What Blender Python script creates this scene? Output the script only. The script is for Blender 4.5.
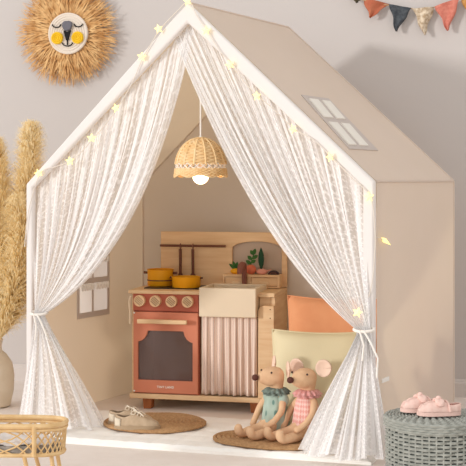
import bpy, bmesh, math, random
from mathutils import Vector, Matrix, geometry
PI = math.pi
S = bpy.context.scene
C = S.collection
for o in list(bpy.data.objects): bpy.data.objects.remove(o)
rnd = random.Random(7)

# ------------------------------------------------------------------ camera, sky, sun, exposure
cam = bpy.data.objects.new('camera', bpy.data.cameras.new('camera')); C.objects.link(cam)
cam.location = (0, 0, .808); cam.rotation_euler = (PI/2, 0, 0)
cam.data.sensor_width = 36; cam.data.lens = 36*1258/466; cam.data.shift_y = -55/466
cam.data.clip_end = 60
S.camera = cam
w = bpy.data.worlds.new('studio_sky'); S.world = w; w.use_nodes = True
bg = w.node_tree.nodes['Background']; bg.inputs[0].default_value = (1, .98, .96, 1); bg.inputs[1].default_value = .95
sun = bpy.data.objects.new('sun', bpy.data.lights.new('sun', 'SUN')); C.objects.link(sun)
sun.data.energy = 1.5; sun.data.angle = math.radians(6); sun.data.color = (1, .98, .965)
sun.rotation_euler = Vector((1.64, 1, -.24)).to_track_quat('-Z', 'Y').to_euler()
S.view_settings.view_transform = 'Standard'; S.view_settings.look = 'None'
S.view_settings.gamma = 1; S.view_settings.use_curve_mapping = False
S.view_settings.exposure = 0

# ------------------------------------------------------------------ materials
def lin(c):
    return tuple((v/255/12.92 if v/255 <= .04045 else ((v/255+.055)/1.055)**2.4) for v in c) + (1,)
class N:
    def __init__(s, m): s.t = m.node_tree; s.n = s.t.nodes; s.l = s.t.links
    def add(s, typ, **kw):
        n = s.n.new(typ)
        for k, v in kw.items():
            if k in n.inputs: n.inputs[k].default_value = v
            else: setattr(n, k, v)
        return n
    def link(s, a, b): s.l.new(a, b)
def ramp(n, stops):
    r = n.add('ShaderNodeValToRGB'); e = r.color_ramp.elements
    while len(e) < len(stops): e.new(.5)
    for k, (p, c) in zip(e, stops): k.position = p; k.color = c
    return r
def mat(name, c, rough=.8, c2=None, scale=40, stretch=(1, 1, 1), bump=0, bscale=None, metal=0, trans=0, emit=0, spec=.3, coord='Object', detail=4, tcol=None):
    m = bpy.data.materials.new(name); m.use_nodes = True; n = N(m)
    b = n.n['Principled BSDF']; b.inputs['Base Color'].default_value = lin(c)
    b.inputs['Roughness'].default_value = rough; b.inputs['Metallic'].default_value = metal
    b.inputs['Specular IOR Level'].default_value = spec
    tc = n.add('ShaderNodeTexCoord'); mp = n.add('ShaderNodeMapping'); mp.inputs['Scale'].default_value = stretch
    n.link(tc.outputs[coord], mp.inputs[0])
    if c2:
        t = n.add('ShaderNodeTexNoise', Scale=scale, Detail=detail); n.link(mp.outputs[0], t.inputs['Vector'])
        r = ramp(n, [(.35, lin(c)), (.65, lin(c2))]); n.link(t.outputs[0], r.inputs[0]); n.link(r.outputs[0], b.inputs['Base Color'])
    if bump:
        t = n.add('ShaderNodeTexNoise', Scale=bscale or scale, Detail=3); n.link(mp.outputs[0], t.inputs['Vector'])
        bp = n.add('ShaderNodeBump', Strength=bump, Distance=.002); n.link(t.outputs[0], bp.inputs['Height']); n.link(bp.outputs[0], b.inputs['Normal'])
    if emit:
        b.inputs['Emission Color'].default_value = lin(c); b.inputs['Emission Strength'].default_value = emit
    if trans:
        out = n.n['Material Output']; tr = n.add('ShaderNodeBsdfTranslucent'); tr.inputs[0].default_value = lin(tcol or c)
        mx = n.add('ShaderNodeMixShader'); mx.inputs[0].default_value = trans
        n.link(b.outputs[0], mx.inputs[1]); n.link(tr.outputs[0], mx.inputs[2]); n.link(mx.outputs[0], out.inputs[0])
    return m
M = dict(
 wall=mat('wall_paint', (201, 194, 190), .9, bump=.15, bscale=60),
 trim=mat('trim_paint', (210, 201, 195), .6),
 floor=mat('pale_floor', (236, 225, 216), .85, (240, 230, 222), 14, bump=.35, bscale=300),
 linen=mat('linen_fabric', (226, 219, 211), .95, (229, 222, 215), 5, bump=.25, bscale=14, trans=.36, tcol=(248, 220, 180)),
 cotton=mat('white_cotton', (244, 238, 234), .95, bump=.3, bscale=60, trans=.15),
 pane=mat('window_cloth', (252, 246, 236), .9, trans=.15), net=mat('window_net', (252, 247, 242), .9, trans=.75),
 mauve=mat('mauve_fabric', (222, 211, 203), .95, trans=.25),
 wood=mat('birch_wood', (236, 204, 162), .6, (226, 188, 144), 9, (1, 1, 9), bump=.05),
 plank=mat('oak_panel', (240, 204, 160), .65, (228, 188, 142), 6, (1, 6, 11), bump=.05),
 legwood=mat('reddish_wood', (178, 108, 62), .5, (160, 92, 50), 12, (6, 6, 1)),
 terra=mat('terracotta_paint', (214, 134, 104), .55, spec=.25),
 terrad=mat('rust_paint', (184, 98, 74), .55),
 cream=mat('cream_paint', (233, 215, 188), .55),
 black=mat('black_plate', (28, 25, 24), .35),
 brown=mat('walnut_brown', (118, 74, 54), .55, (104, 62, 46), 20, (1, 1, 6)),
 faucet=mat('faucet_brown', (140, 88, 74), .45),
 yellow=mat('yellow_enamel', (240, 168, 22), .45),
 taupe=mat('taupe_board', (196, 174, 154), .8),
 white=mat('white_paint', (244, 240, 234), .5),
 mat_=mat('quilted_mat', (252, 248, 241), .95, (254, 251, 246), 25, bump=.5, bscale=120),
 orange=mat('orange_cotton', (232, 166, 122), .95, (226, 156, 112), 12, bump=.4, bscale=40),
 lime=mat('pale_green_cotton', (224, 211, 174), .95, bump=.3, bscale=30),
 mouse=mat('tan_plush', (230, 190, 152), .95, (222, 180, 142), 60, bump=.3, bscale=300),
 earpink=mat('ear_linen', (240, 208, 186), .95, bump=.2, bscale=200),
 nosed=mat('nose_thread', (92, 52, 42), .7),
 eye=mat('eye_thread', (60, 38, 34), .6),
 tealruff=mat('teal_ruffle', (134, 148, 138), .95, (98, 110, 104), 90),
 pinkruff=mat('rose_ruffle', (216, 150, 144), .95, (226, 172, 166), 90),
 shoe=mat('beige_canvas', (198, 174, 146), .95, (186, 162, 134), 60, bump=.3, bscale=400),
 shoelight=mat('heel_canvas', (222, 208, 186), .95), sole=mat('shoe_sole', (172, 148, 120), .9),
 lining=mat('shoe_lining', (128, 104, 80), .95),
 lace_=mat('shoelace', (242, 230, 210), .9),
 slip=mat('pink_knit', (240, 208, 196), .95, (232, 194, 182), 80, bump=.4, bscale=300),
 slipin=mat('pink_lining', (226, 168, 156), .95),
 slipsole=mat('pink_sole', (236, 200, 188), .9),
 wick=mat('sage_wicker', (150, 152, 144), .75, (172, 173, 165), 50),
 wickd=mat('wicker_core', (92, 95, 90), .9),
 rattan=mat('rattan_cane', (232, 200, 150), .5, (216, 178, 124), 30),
 rattanb=mat('honey_rattan', (208, 148, 82), .55, (190, 128, 64), 40),
 rattanl=mat('pale_rattan', (246, 216, 168), .55, (236, 196, 138), 40),
 greyp=mat('grey_print', (132, 126, 120), .95, (168, 160, 152), 60),
 raffia=mat('raffia', (238, 196, 138), .8, (200, 146, 88), 30),
 face=mat('face_knit', (230, 218, 204), .95, bump=.5, bscale=300),
 cheek=mat('yellow_yarn', (244, 200, 44), .95, bump=.5, bscale=300),
 snout=mat('grey_yarn', (112, 110, 118), .95, bump=.6, bscale=300),
 thread=mat('black_thread', (22, 20, 20), .8),
 pampas=mat('pampas_hair', (255, 242, 208), .9, (250, 230, 184), 6, trans=.5),
 stem=mat('dry_stem', (206, 176, 120), .8),
 vase=mat('stoneware', (228, 214, 192), .7, (220, 204, 180), 20, bump=.15, bscale=90),
 wire=mat('clear_wire', (226, 216, 204), .4),
 star=mat('warm_light', (255, 230, 146), .5, emit=1.4),
 bulb=mat('bulb_added_glow', (255, 216, 164), .25, emit=7),  # glow added to light the tent inside; the bulb proper is nearly unlit
 cord=mat('white_cord', (244, 238, 230), .7),
 green=mat('leaf_green', (58, 104, 44), .7), dgreen=mat('dark_green', (24, 66, 36), .6),
 tomato=mat('tomato_red', (222, 120, 88), .6), radish=mat('radish_pink', (230, 160, 140), .6),
 aub=mat('dark_brown_paint', (62, 36, 32), .5),
 print_=mat('print_white', (248, 240, 230), .6),
 f_olive=mat('olive_flag', (112, 96, 70), .95, (70, 70, 60), 60), f_rust=mat('rust_flag', (192, 116, 86), .95, (176, 98, 72), 30, bump=.5, bscale=60),
 f_navy=mat('navy_flag', (62, 66, 72), .95, (84, 88, 92), 90), f_beige=mat('printed_flag', (226, 210, 186), .95, (170, 146, 118), 80),
 f_coral=mat('coral_flag', (212, 134, 116), .95, (196, 114, 98), 90), f_must=mat('mustard_flag', (196, 144, 84), .95, (180, 126, 68), 40),
 twine=mat('twine', (190, 160, 124), .9),
)
def stripes_mat():
    m = bpy.data.materials.new('striped_cotton'); m.use_nodes = True; n = N(m); b = n.n['Principled BSDF']; b.inputs['Roughness'].default_value = .95
    uv = n.add('ShaderNodeUVMap'); sx = n.add('ShaderNodeSeparateXYZ'); n.link(uv.outputs[0], sx.inputs[0])
    ml = n.add('ShaderNodeMath', operation='MULTIPLY'); ml.inputs[1].default_value = 17; n.link(sx.outputs[0], ml.inputs[0])
    fr = n.add('ShaderNodeMath', operation='FRACT'); n.link(ml.outputs[0], fr.inputs[0])
    a, p, d = lin((246, 230, 214)), lin((220, 182, 166)), lin((158, 116, 106))
    r = ramp(n, [(0, a), (.3, p), (.45, a), (.62, d), (.74, a), (.85, p)]); r.color_ramp.interpolation = 'CONSTANT'
    n.link(fr.outputs[0], r.inputs[0]); n.link(r.outputs[0], b.inputs['Base Color']); return m
M['stripe'] = stripes_mat()
def gingham_mat():
    m = bpy.data.materials.new('rose_gingham'); m.use_nodes = True; n = N(m); b = n.n['Principled BSDF']; b.inputs['Roughness'].default_value = .95
    uv = n.add('ShaderNodeUVMap'); ck = n.add('ShaderNodeTexChecker', Scale=19); mp = n.add('ShaderNodeMapping'); mp.inputs['Rotation'].default_value = (0, 0, .78)
    n.link(uv.outputs[0], mp.inputs[0]); n.link(mp.outputs[0], ck.inputs[0])
    ck.inputs[1].default_value = lin((230, 162, 150)); ck.inputs[2].default_value = lin((242, 202, 192)); n.link(ck.outputs[0], b.inputs['Base Color']); return m
M['gingham'] = gingham_mat()
def teal_mat():
    m = bpy.data.materials.new('teal_leaf_print'); m.use_nodes = True; n = N(m); b = n.n['Principled BSDF']; b.inputs['Roughness'].default_value = .95
    uv = n.add('ShaderNodeUVMap'); v = n.add('ShaderNodeTexVoronoi', Scale=6); n.link(uv.outputs[0], v.inputs['Vector'])
    r = ramp(n, [(.0, lin((92, 122, 114))), (.24, lin((112, 142, 132))), (.3, lin((164, 182, 168))), (1, lin((182, 198, 184)))])
    n.link(v.outputs[0], r.inputs[0]); n.link(r.outputs[0], b.inputs['Base Color']); return m
M['teal'] = teal_mat()
def rug_mat(c1, c2):
    m = bpy.data.materials.new('braided_jute'); m.use_nodes = True; n = N(m); b = n.n['Principled BSDF']; b.inputs['Roughness'].default_value = .95
    tc = n.add('ShaderNodeTexCoord'); nz = n.add('ShaderNodeTexNoise', Scale=120); n.link(tc.outputs['Object'], nz.inputs['Vector'])
    r = ramp(n, [(.3, lin(c1)), (.7, lin(c2))]); n.link(nz.outputs[0], r.inputs[0]); n.link(r.outputs[0], b.inputs['Base Color']); return m
M['jute'] = rug_mat((166, 124, 84), (192, 152, 108))
def glass_mat():
    m = bpy.data.materials.new('smoked_glass'); m.use_nodes = True; n = N(m); b = n.n['Principled BSDF']
    b.inputs['Base Color'].default_value = lin((128, 106, 100)); b.inputs['Roughness'].default_value = .08; b.inputs['Specular IOR Level'].default_value = .6
    t = n.add('ShaderNodeBsdfTransparent'); mx = n.add('ShaderNodeMixShader'); mx.inputs[0].default_value = .45
    n.link(b.outputs[0], mx.inputs[1]); n.link(t.outputs[0], mx.inputs[2]); n.link(mx.outputs[0], n.n['Material Output'].inputs[0]); return m
M['glass'] = glass_mat()
def lace_mat():
    m = bpy.data.materials.new('white_lace'); m.use_nodes = True; n = N(m); out = n.n['Material Output']; n.n.remove(n.n['Principled BSDF'])
    uv = n.add('ShaderNodeUVMap')
    def noise(sc, scale, detail=2):
        mp = n.add('ShaderNodeMapping'); mp.inputs['Scale'].default_value = sc; n.link(uv.outputs[0], mp.inputs[0])
        t = n.add('ShaderNodeTexNoise', Scale=scale, Detail=detail); n.link(mp.outputs[0], t.inputs['Vector']); return t.outputs[0]
    st = noise((70, 1.6, 1), 1); pt = noise((120, 90, 1), 1, 1)
    def rng(s, a, b, c, d):
        k = n.add('ShaderNodeMapRange'); n.link(s, k.inputs[0])
        for i, v in enumerate((a, b, c, d)): k.inputs[i+1].default_value = v
        return k.outputs[0]
    ad = n.add('ShaderNodeMath', operation='ADD', use_clamp=True)
    n.link(rng(st, .35, .60, .44, 1.0), ad.inputs[0]); n.link(rng(pt, .5, .62, 0, .24), ad.inputs[1])
    sx = n.add('ShaderNodeSeparateXYZ'); n.link(uv.outputs[0], sx.inputs[0])
    ml = n.add('ShaderNodeMath', operation='MULTIPLY'); n.link(ad.outputs[0], ml.inputs[0]); n.link(rng(sx.outputs[1], .55, .85, 1, .78), ml.inputs[1]); ad = ml
    d = n.add('ShaderNodeBsdfDiffuse'); d.inputs[0].default_value = lin((255, 253, 252))
    t = n.add('ShaderNodeBsdfTranslucent'); t.inputs[0].default_value = lin((255, 253, 252))
    mx = n.add('ShaderNodeMixShader'); mx.inputs[0].default_value = .22; n.link(d.outputs[0], mx.inputs[1]); n.link(t.outputs[0], mx.inputs[2])
    tr = n.add('ShaderNodeBsdfTransparent'); m2 = n.add('ShaderNodeMixShader'); n.link(ad.outputs[0], m2.inputs[0])
    n.link(tr.outputs[0], m2.inputs[1]); n.link(mx.outputs[0], m2.inputs[2]); n.link(m2.outputs[0], out.inputs[0]); return m
M['lace'] = lace_mat()

# ------------------------------------------------------------------ mesh helpers
class MB:
    def __init__(s): s.v = []; s.f = []; s.uv = {}
    def add(s, vs, fs, uvs=None):
        o = len(s.v); s.v += [tuple(v) for v in vs]; s.f += [tuple(i+o for i in f) for f in fs]
        if uvs:
            for i, u in enumerate(uvs): s.uv[o+i] = u
        return s
    def box(s, x0, x1, y0, y1, z0, z1, mx=None):
        vs = [Vector((x, y, z)) for x in (x0, x1) for y in (y0, y1) for z in (z0, z1)]
        if mx: vs = [mx @ v for v in vs]
        return s.add(vs, [(0, 1, 3, 2), (4, 6, 7, 5), (0, 4, 5, 1), (2, 3, 7, 6), (0, 2, 6, 4), (1, 5, 7, 3)])
    def tube(s, pts, r, n=8, closed=False, caps=True):
        P = [Vector(p) for p in pts]; k = len(P); R = r if isinstance(r, (list, tuple)) else [r]*k
        vs = []; T = []
        for i in range(k):
            a = P[(i-1) % k] if closed or i > 0 else P[i]; b = P[(i+1) % k] if closed or i < k-1 else P[i]
            T.append((b-a).normalized() if (b-a).length > 1e-9 else Vector((0, 0, 1)))
        up = Vector((0, 0, 1)) if abs(T[0].z) < .9 else Vector((1, 0, 0)); nrm = (up - T[0]*up.dot(T[0])).normalized()
        for i in range(k):
            nrm = (nrm - T[i]*nrm.dot(T[i])).normalized(); bn = T[i].cross(nrm)
            for j in range(n):
                a = 2*PI*j/n; vs.append(P[i] + R[i]*(math.cos(a)*nrm + math.sin(a)*bn))
        fs = [(i*n+j, i*n+(j+1) % n, ((i+1) % k)*n+(j+1) % n, ((i+1) % k)*n+j) for i in range(k if closed else k-1) for j in range(n)]
        if caps and not closed: fs += [tuple(range(n))[::-1], tuple((k-1)*n+j for j in range(n))]
        return s.add(vs, fs)
    def lathe(s, prof, n=32, c=(0, 0, 0), wob=None, uv=False, cap0=False, cap1=False):
        vs = []; uvs = []; k = len(prof)
        for i, (r, z) in enumerate(prof):
            for j in range(n):
                a = 2*PI*j/n; rr = r + (wob(a, i/(k-1)) if wob else 0)
                vs.append((c[0]+rr*math.cos(a), c[1]+rr*math.sin(a), c[2]+z)); uvs.append((abs(2*j/n-1), i/(k-1)))
        fs = [(i*n+j, i*n+(j+1) % n, (i+1)*n+(j+1) % n, (i+1)*n+j) for i in range(k-1) for j in range(n)]
        if cap0: fs.append(tuple(range(n))[::-1])
        if cap1: fs.append(tuple((k-1)*n+j for j in range(n)))
        return s.add(vs, fs, uvs if uv else None)
    def grid(s, fn, nu, nv):
        vs = [fn(i/nu, j/nv) for i in range(nu+1) for j in range(nv+1)]; uvs = [(i/nu, j/nv) for i in range(nu+1) for j in range(nv+1)]
        m = nv+1
        return s.add(vs, [(i*m+j, (i+1)*m+j, (i+1)*m+j+1, i*m+j+1) for i in range(nu) for j in range(nv)], uvs)
    def ball(s, c, r, nu=16, nv=10, mx=None):
        r = r if isinstance(r, (tuple, list)) else (r, r, r); vs = []
        for j in range(1, nv):
            p = PI*j/nv
            for i in range(nu):
                a = 2*PI*i/nu; vs.append(Vector((r[0]*math.sin(p)*math.cos(a), r[1]*math.sin(p)*math.sin(a), r[2]*math.cos(p))))
        vs += [Vector((0, 0, r[2])), Vector((0, 0, -r[2]))]; t = len(vs)-2
        fs = [(j*nu+i, (j+1)*nu+i, (j+1)*nu+(i+1) % nu, j*nu+(i+1) % nu) for j in range(nv-2) for i in range(nu)]
        fs += [(t, i, (i+1) % nu) for i in range(nu)] + [(t+1, (nv-2)*nu+(i+1) % nu, (nv-2)*nu+i) for i in range(nu)]
        return s.add([(mx @ v if mx else v) + Vector(c) for v in vs], fs)
    def prism(s, outer, holes, fn, d0, d1):          # outline (with holes) in 2-D, fn(u, v, d) gives the point at depth d
        loops = [outer] + list(holes); flat = [p for l in loops for p in l]; n = len(flat)
        tri = geometry.tessellate_polygon([[Vector((p[0], p[1], 0)) for p in l] for l in loops])
        fs = [tuple(t) for t in tri] + [tuple(i+n for i in reversed(t)) for t in tri]; o = 0
        for l in loops:
            k = len(l); fs += [(o+i, o+(i+1) % k, n+o+(i+1) % k, n+o+i) for i in range(k)]; o += k
        return s.add([fn(p[0], p[1], d0) for p in flat] + [fn(p[0], p[1], d1) for p in flat], fs)
    def sheet(s, outer, holes, fn, d):               # a single layer of cloth
        loops = [outer] + list(holes); flat = [p for l in loops for p in l]
        tri = geometry.tessellate_polygon([[Vector((p[0], p[1], 0)) for p in l] for l in loops])
        return s.add([fn(p[0], p[1], d) for p in flat], [tuple(t) for t in tri])
    def build(s, name, m, parent=None, smooth=True, bevel=0, solid=0, loc=None, rz=0):
        me = bpy.data.meshes.new(name); me.from_pydata(s.v, [], s.f)
        if s.uv:
            L = me.uv_layers.new(name='UVMap')
            for l in me.loops: L.data[l.index].uv = s.uv.get(l.vertex_index, (0, 0))
        b = bmesh.new(); b.from_mesh(me); bmesh.ops.recalc_face_normals(b, faces=b.faces); b.to_mesh(me); b.free()
        if smooth:
            me.shade_smooth(); me.set_sharp_from_angle(angle=math.radians(38))
        me.materials.append(m); o = bpy.data.objects.new(name, me); C.objects.link(o)
        if parent: o.parent = parent
        if loc: o.location = loc
        o.rotation_euler.z = rz
        if solid:
            md = o.modifiers.new('thickness', 'SOLIDIFY'); md.thickness = solid; md.offset = 0
        if bevel:
            md = o.modifiers.new('bevel', 'BEVEL'); md.width = bevel; md.segments = 2; md.limit_method = 'ANGLE'
        return o
def tag(o, label, cat, group=None):
    o['label'] = label; o['category'] = cat
    if group: o['group'] = group
    return o
def thing(name, label, cat, loc=(0, 0, 0), rz=0, group=None):
    o = bpy.data.objects.new(name, None); C.objects.link(o); o.empty_display_size = .05
    o.location = loc; o.rotation_euler = (0, 0, rz); return tag(o, label, cat, group)
def struct(o): o['kind'] = 'structure'; return o
XZ = lambda u, v, d: (u, d, v)
YZ = lambda u, v, d: (d, u, v)
XY = lambda u, v, d: (u, v, d)
def circ(c, r, n=24, a0=0, a1=2*PI): return [(c[0]+r*math.cos(a0+(a1-a0)*i/n), c[1]+r*math.sin(a0+(a1-a0)*i/n)) for i in range(n)]
def lerp(a, b, t): return tuple(p+(q-p)*t for p, q in zip(a, b))
def path(pts, t):
    t = min(max(t, 0), 1)*(len(pts)-1); i = min(int(t), len(pts)-2); return lerp(pts[i], pts[i+1], t-i)
def smooth_path(pts, t):
    n = len(pts)-1; t = min(max(t, 0), 1)*n; i = min(int(t), n-1); f = t-i
    p = [Vector(pts[min(max(k, 0), n)]) for k in (i-1, i, i+1, i+2)]
    return .5*((2*p[1]) + (p[2]-p[0])*f + (2*p[0]-5*p[1]+4*p[2]-p[3])*f*f + (3*p[1]-p[0]-3*p[2]+p[3])*f**3)

# ------------------------------------------------------------------ the room
WA = -math.atan(.225)                     # the back wall runs a little away to the left
WL = (0, 4.834, 0)
struct(MB().box(-4.5, 4.5, -5.5, 3, -.05, 0).build('floor', M['floor'], loc=WL, rz=WA))
struct(MB().box(-4.5, 4.5, 0, .1, -.05, 3.2).build('wall_back', M['wall'], loc=WL, rz=WA))
prof = [(0, 0), (-.014, 0), (-.014, .05), (-.009, .056), (-.009, .06), (-.004, .066), (0, .066)]
struct(MB().prism(prof, [], YZ, -4.5, 4.5).build('baseboard_back', M['trim'], loc=WL, rz=WA, smooth=False))

# ------------------------------------------------------------------ the play tent
TC, TR = (-.137, 3.894, 0), math.radians(-27.9)
HW, TD, EL, ER, RH = .616, .72, .788, .798, 1.35       # half width, depth, eaves, ridge
tent = thing('play_tent', 'large cream house-shaped play tent with pitched roof and white front edging', 'tent', TC, TR)
oute = [(-HW, 0), (-HW, EL), (0, RH), (HW, ER), (HW, 0)]
inn = [(HW-.034, 0), (HW-.034, ER-.014), (0, RH-.062), (-HW+.026, EL-.012), (-HW+.026, 0)]
MB().prism(oute+inn, [], XZ, -.012, .012).build('front_edging', M['cotton'], tent, bevel=.006)['label'] = 'white padded front edging'
wp = [(a, b, z0, z1) for a, b in ((.293, .371), (.382, .470)) for z0, z1 in ((.33, .432), (.45, .528))]
wholes = [[(a, z0), (b, z0), (b, z1), (a, z1)] for a, b, z0, z1 in wp]
MB().sheet([(.012, 0), (TD, 0), (TD, EL), (.012, EL)], wholes, YZ, -HW).build('side_wall', M['linen'], tent, False)
MB().sheet([(.012, 0), (TD, 0), (TD, ER), (.012, ER)], [], YZ, HW).build('side_wall', M['linen'], tent, False)
for sx, e in ((-1, EL), (1, ER)):
    MB().sheet([(.012, 0), (TD, 0), (TD, 1), (.012, 1)], [], lambda u, v, d, sx=sx, e=e: (sx*HW*v, u, RH+(e-RH)*v), 0).build('roof_panel', M['linen'], tent, False)
MB().sheet(oute, [], XZ, TD).build('back_wall', M['linen'], tent, False)
seam = MB()
for sx, e in ((-1, EL), (1, ER)):
    seam.tube([(sx*HW, .012, e), (sx*HW, TD, e)], .004, 6); seam.tube([(sx*HW, TD, 0), (sx*HW, TD, e), (0, TD, RH)], .004, 6)
seam.tube([(0, .012, RH), (0, TD, RH)], .004, 6)
seam.build('piping', M['linen'], tent)
sl = (RH-ER)/HW; rn = Vector((sl, 0, 1)).normalized(); rd = Vector((1, 0, -sl)).normalized()
def roofp(u, v, d):        # u = depth, v = distance down the right slope
    p = Vector((0, u, RH)) + rd*v + rn*d; return tuple(p)
f = MB().prism([(.130, .432), (.338, .432), (.29, .686), (.058, .686)], [], roofp, .0005, .003).build('roof_window', M['mauve'], tent, False)
f['label'] = 'mauve cross-barred window frame on the roof'
for q in ([(.152, .45), (.222, .45), (.185, .54), (.117, .54)], [(.252, .45), (.315, .45), (.282, .54), (.213, .54)],
          [(.112, .563), (.178, .563), (.14, .668), (.082, .668)], [(.205, .563), (.272, .563), (.237, .668), (.17, .668)]):
    MB().prism(q, [], roofp, .003, .006).build('pane', M['pane'], f, False)
fw = MB().prism([(.28, .31), (.484, .31), (.484, .545), (.28, .545)], wholes, YZ, -HW+.0005, -HW+.003).build('wall_window', M['mauve'], tent, False)
fw['label'] = 'mauve window frame inside the left tent wall'
for a, b, z0, z1 in wp:
    MB().sheet([(a, z0), (b, z0), (b, z1), (a, z1)], [], YZ, -HW+.002).build('pane', M['net'], fw, False)
    vb = MB()
    for k in range(5):
        y = a+.008+k*(b-a-.016)/4; vb.ball((-HW+.012, y, z1-.012), (.004, .009, .013), 8, 6)
    vb.build('valance', M['white'], fw)
MB().box(HW, HW+.003, .05, .105, .213, .225).build('label_tag', M['white'], tent, False)['label'] = 'small white fabric tag on the right wall'

# ------------------------------------------------------------------ lace curtains
def bez(a, b, c, t): return tuple((1-t)**2*p+2*t*(1-t)*q+t*t*r for p, q, r in zip(a, b, c))
def curtain(name, label, top, c0, c1, kc, bottom, nf, seed, kz, tiedir):
    o = MB(); r = random.Random(seed); ph = [r.uniform(0, 6.28) for _ in range(4)]
    def fold(u):
        return .55*math.sin(2*PI*nf*u+ph[0]+1.5*math.sin(5*u+ph[3])) + .3*math.sin(2*PI*nf*1.73*u+ph[1]) + .15*math.sin(2*PI*nf*3.1*u+ph[2])
    def fold2(u): return .7*math.sin(2*PI*nf*.42*u+ph[1]+1.2*math.sin(4*u))+.3*math.sin(2*PI*nf*.9*u+ph[0])
    def fn(u, v):
        tp = path(top, u); k = (kc[0]+tiedir*.036*(u-.5), kz+.012*(u-.5))
        ff = fold(u)
        if v < .55:
            t = v/.55; c = lerp(c0, c1, u); x, z = bez(tp, c, k, t)
            amp = .006 + .011*math.sin(PI*min(t*1.05, 1))*(1-.3*t); y = .022*(1-t) - .03*t + amp*ff*(1-.25*t)
            x += .006*math.cos(2*PI*nf*u+ph[1])*math.sin(PI*t)
            return (x, y, z)
        t = (v-.55)/.45; b = smooth_path(bottom, u)
        e = t**1.15
        x = k[0]+(b[0]-k[0])*(.25*math.sin(t*PI/2)+.75*e); z = k[1]+(b[2]-k[1])*t; y = -.03+(b[1]+.03)*e
        amp = .010+.022*t; q = min(t/.35, 1); ff = ff*(1-.7*q)+q*.6*fold2(u); y += amp*ff*(1-.15*t)
        z = max(z + (.012*math.sin(19*u+ph[2])*t*t if t > .5 else 0), .02)
        return (x+.012*t*math.cos(2*PI*nf*u+ph[2]), y, z)
    c = o.grid(fn, 260, 64).build(name, M['lace'], loc=TC, rz=TR)
    tag(c, label, 'curtain')
    tb = MB(); pts = [(kc[0]+.03*math.cos(a), -.03+.022*math.sin(a), kz+.004*math.sin(a)) for a in [2*PI*i/20 for i in range(20)]]
    tb.tube(pts, .0045, 6, closed=True)
    x, z = kc[0], kz
    tb.tube([(x+.008, -.054, z), (x+.03, -.058, z-.03), (x+.052, -.056, z-.075), (x+.05, -.058, z-.13)], .003, 5)
    tb.tube([(x-.004, -.055, z), (x+.012, -.062, z-.04), (x+.008, -.062, z-.085)], .003, 5)
    tb.build('tieback', M['cord'], c)
    return c
curtain('lace_curtain', 'sheer white lace curtain tied to the left front post of the play tent',
        [(.012, 1.300), (-.606, .775)], (-.13, .58), (-.59, .55), (-.548,), [(-.31, .0, .022), (-.30, -.10, .022), (-.36, -.19, .022), (-.48, -.15, .022), (-.57, -.09, .022), (-.60, -.02, .02)], 15, 3, .366, -1)
curtain('lace_curtain', 'sheer white lace curtain tied to the right front post beside the wicker basket',
        [(-.065, 1.245), (.005, 1.305), (.30, 1.035), (.596, .775)], (.25, .59), (.60, .55), (.594,), [(.412, -.04, .022), (.445, -.10, .022), (.515, -.13, .022), (.585, -.12, .022), (.645, -.08, .022), (.665, -.02, .022)], 17, 11, .376, 1)

# ------------------------------------------------------------------ string of star lights
sw = [(-.616, .58), (-.60, .70), (-.552, .822), (-.49, .845), (-.428, .863), (-.38, .90), (-.343, .936), (-.30, .975), (-.251, 1.03), (-.2, 1.10), (-.154, 1.188), (-.12, 1.235), (-.092, 1.272), (-.03, 1.325), (.012, 1.352), (.04, 1.305),
      (.076, 1.257), (.115, 1.20), (.159, 1.15), (.20, 1.10), (.25, 1.053), (.31, 1.005), (.369, .952), (.43, .92), (.487, .869), (.55, .81), (.608, .754), (.622, .66), (.622, .60), (.612, .50), (.587, .427)]
tw = [smooth_path([(x, -.018, z) for x, z in sw], i/150) for i in range(151)]
sg = tag(MB().tube(tw, .0016, 5).build('string_lights', M['wire'], loc=TC, rz=TR), 'string of warm star-shaped lights wound along the tent front edge', 'string lights')
stars = [(.012, 1.352, 0), (-.092, 1.272, .9), (-.154, 1.188, .4), (-.251, 1.03, 0), (-.343, .936, .5), (-.428, .863, .2), (-.552, .824, .3), (.076, 1.257, .1), (.159, 1.15, .6), (.25, 1.053, 1.0), (.369, .952, 1.1), (.487, .869, 1.0), (.608, .754, .2), (.587, .427, .5)]
for x, z, tl in stars:
    r0 = .0158; out = [(r0*(1 if k % 2 == 0 else .46)*math.sin(2*PI*k/10), r0*(1 if k % 2 == 0 else .46)*math.cos(2*PI*k/10)) for k in range(10)]
    R = Matrix.Rotation(tl*1.05, 3, 'Z') @ Matrix.Rotation(rnd.uniform(-.4, .4), 3, 'Y'); y0 = -.028 if z > .5 else -.062
    vs = [R @ Vector((a, 0, b)) for a, b in out]; f_, bk = R @ Vector((0, -.007, 0)), R @ Vector((0, .007, 0))
    P = [Vector((x, y0, z))+v for v in vs+[f_, bk]]
    MB().add(P, [(10, i, (i+1) % 10) for i in range(10)]+[(11, (i+1) % 10, i) for i in range(10)]).build('star_bulb', M['star'], sg, False)
P = [Vector((HW+.012, .045, .625))+Vector(v) for v in ((0, -.025, .012), (.006, 0, .004), (0, .05, -.014), (-.006, 0, -.002), (0, .01, .008))]
MB().add(P, [(0, 1, 4), (1, 2, 4), (2, 3, 4), (3, 0, 4), (0, 3, 2, 1)]).build('star_bulb', M['star'], sg, False)
MB().tube([(.622, -.018, .64), (HW+.008, .02, .636), (HW+.012, .03, .63)], .0014, 5).build('wire', M['wire'], sg)

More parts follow.
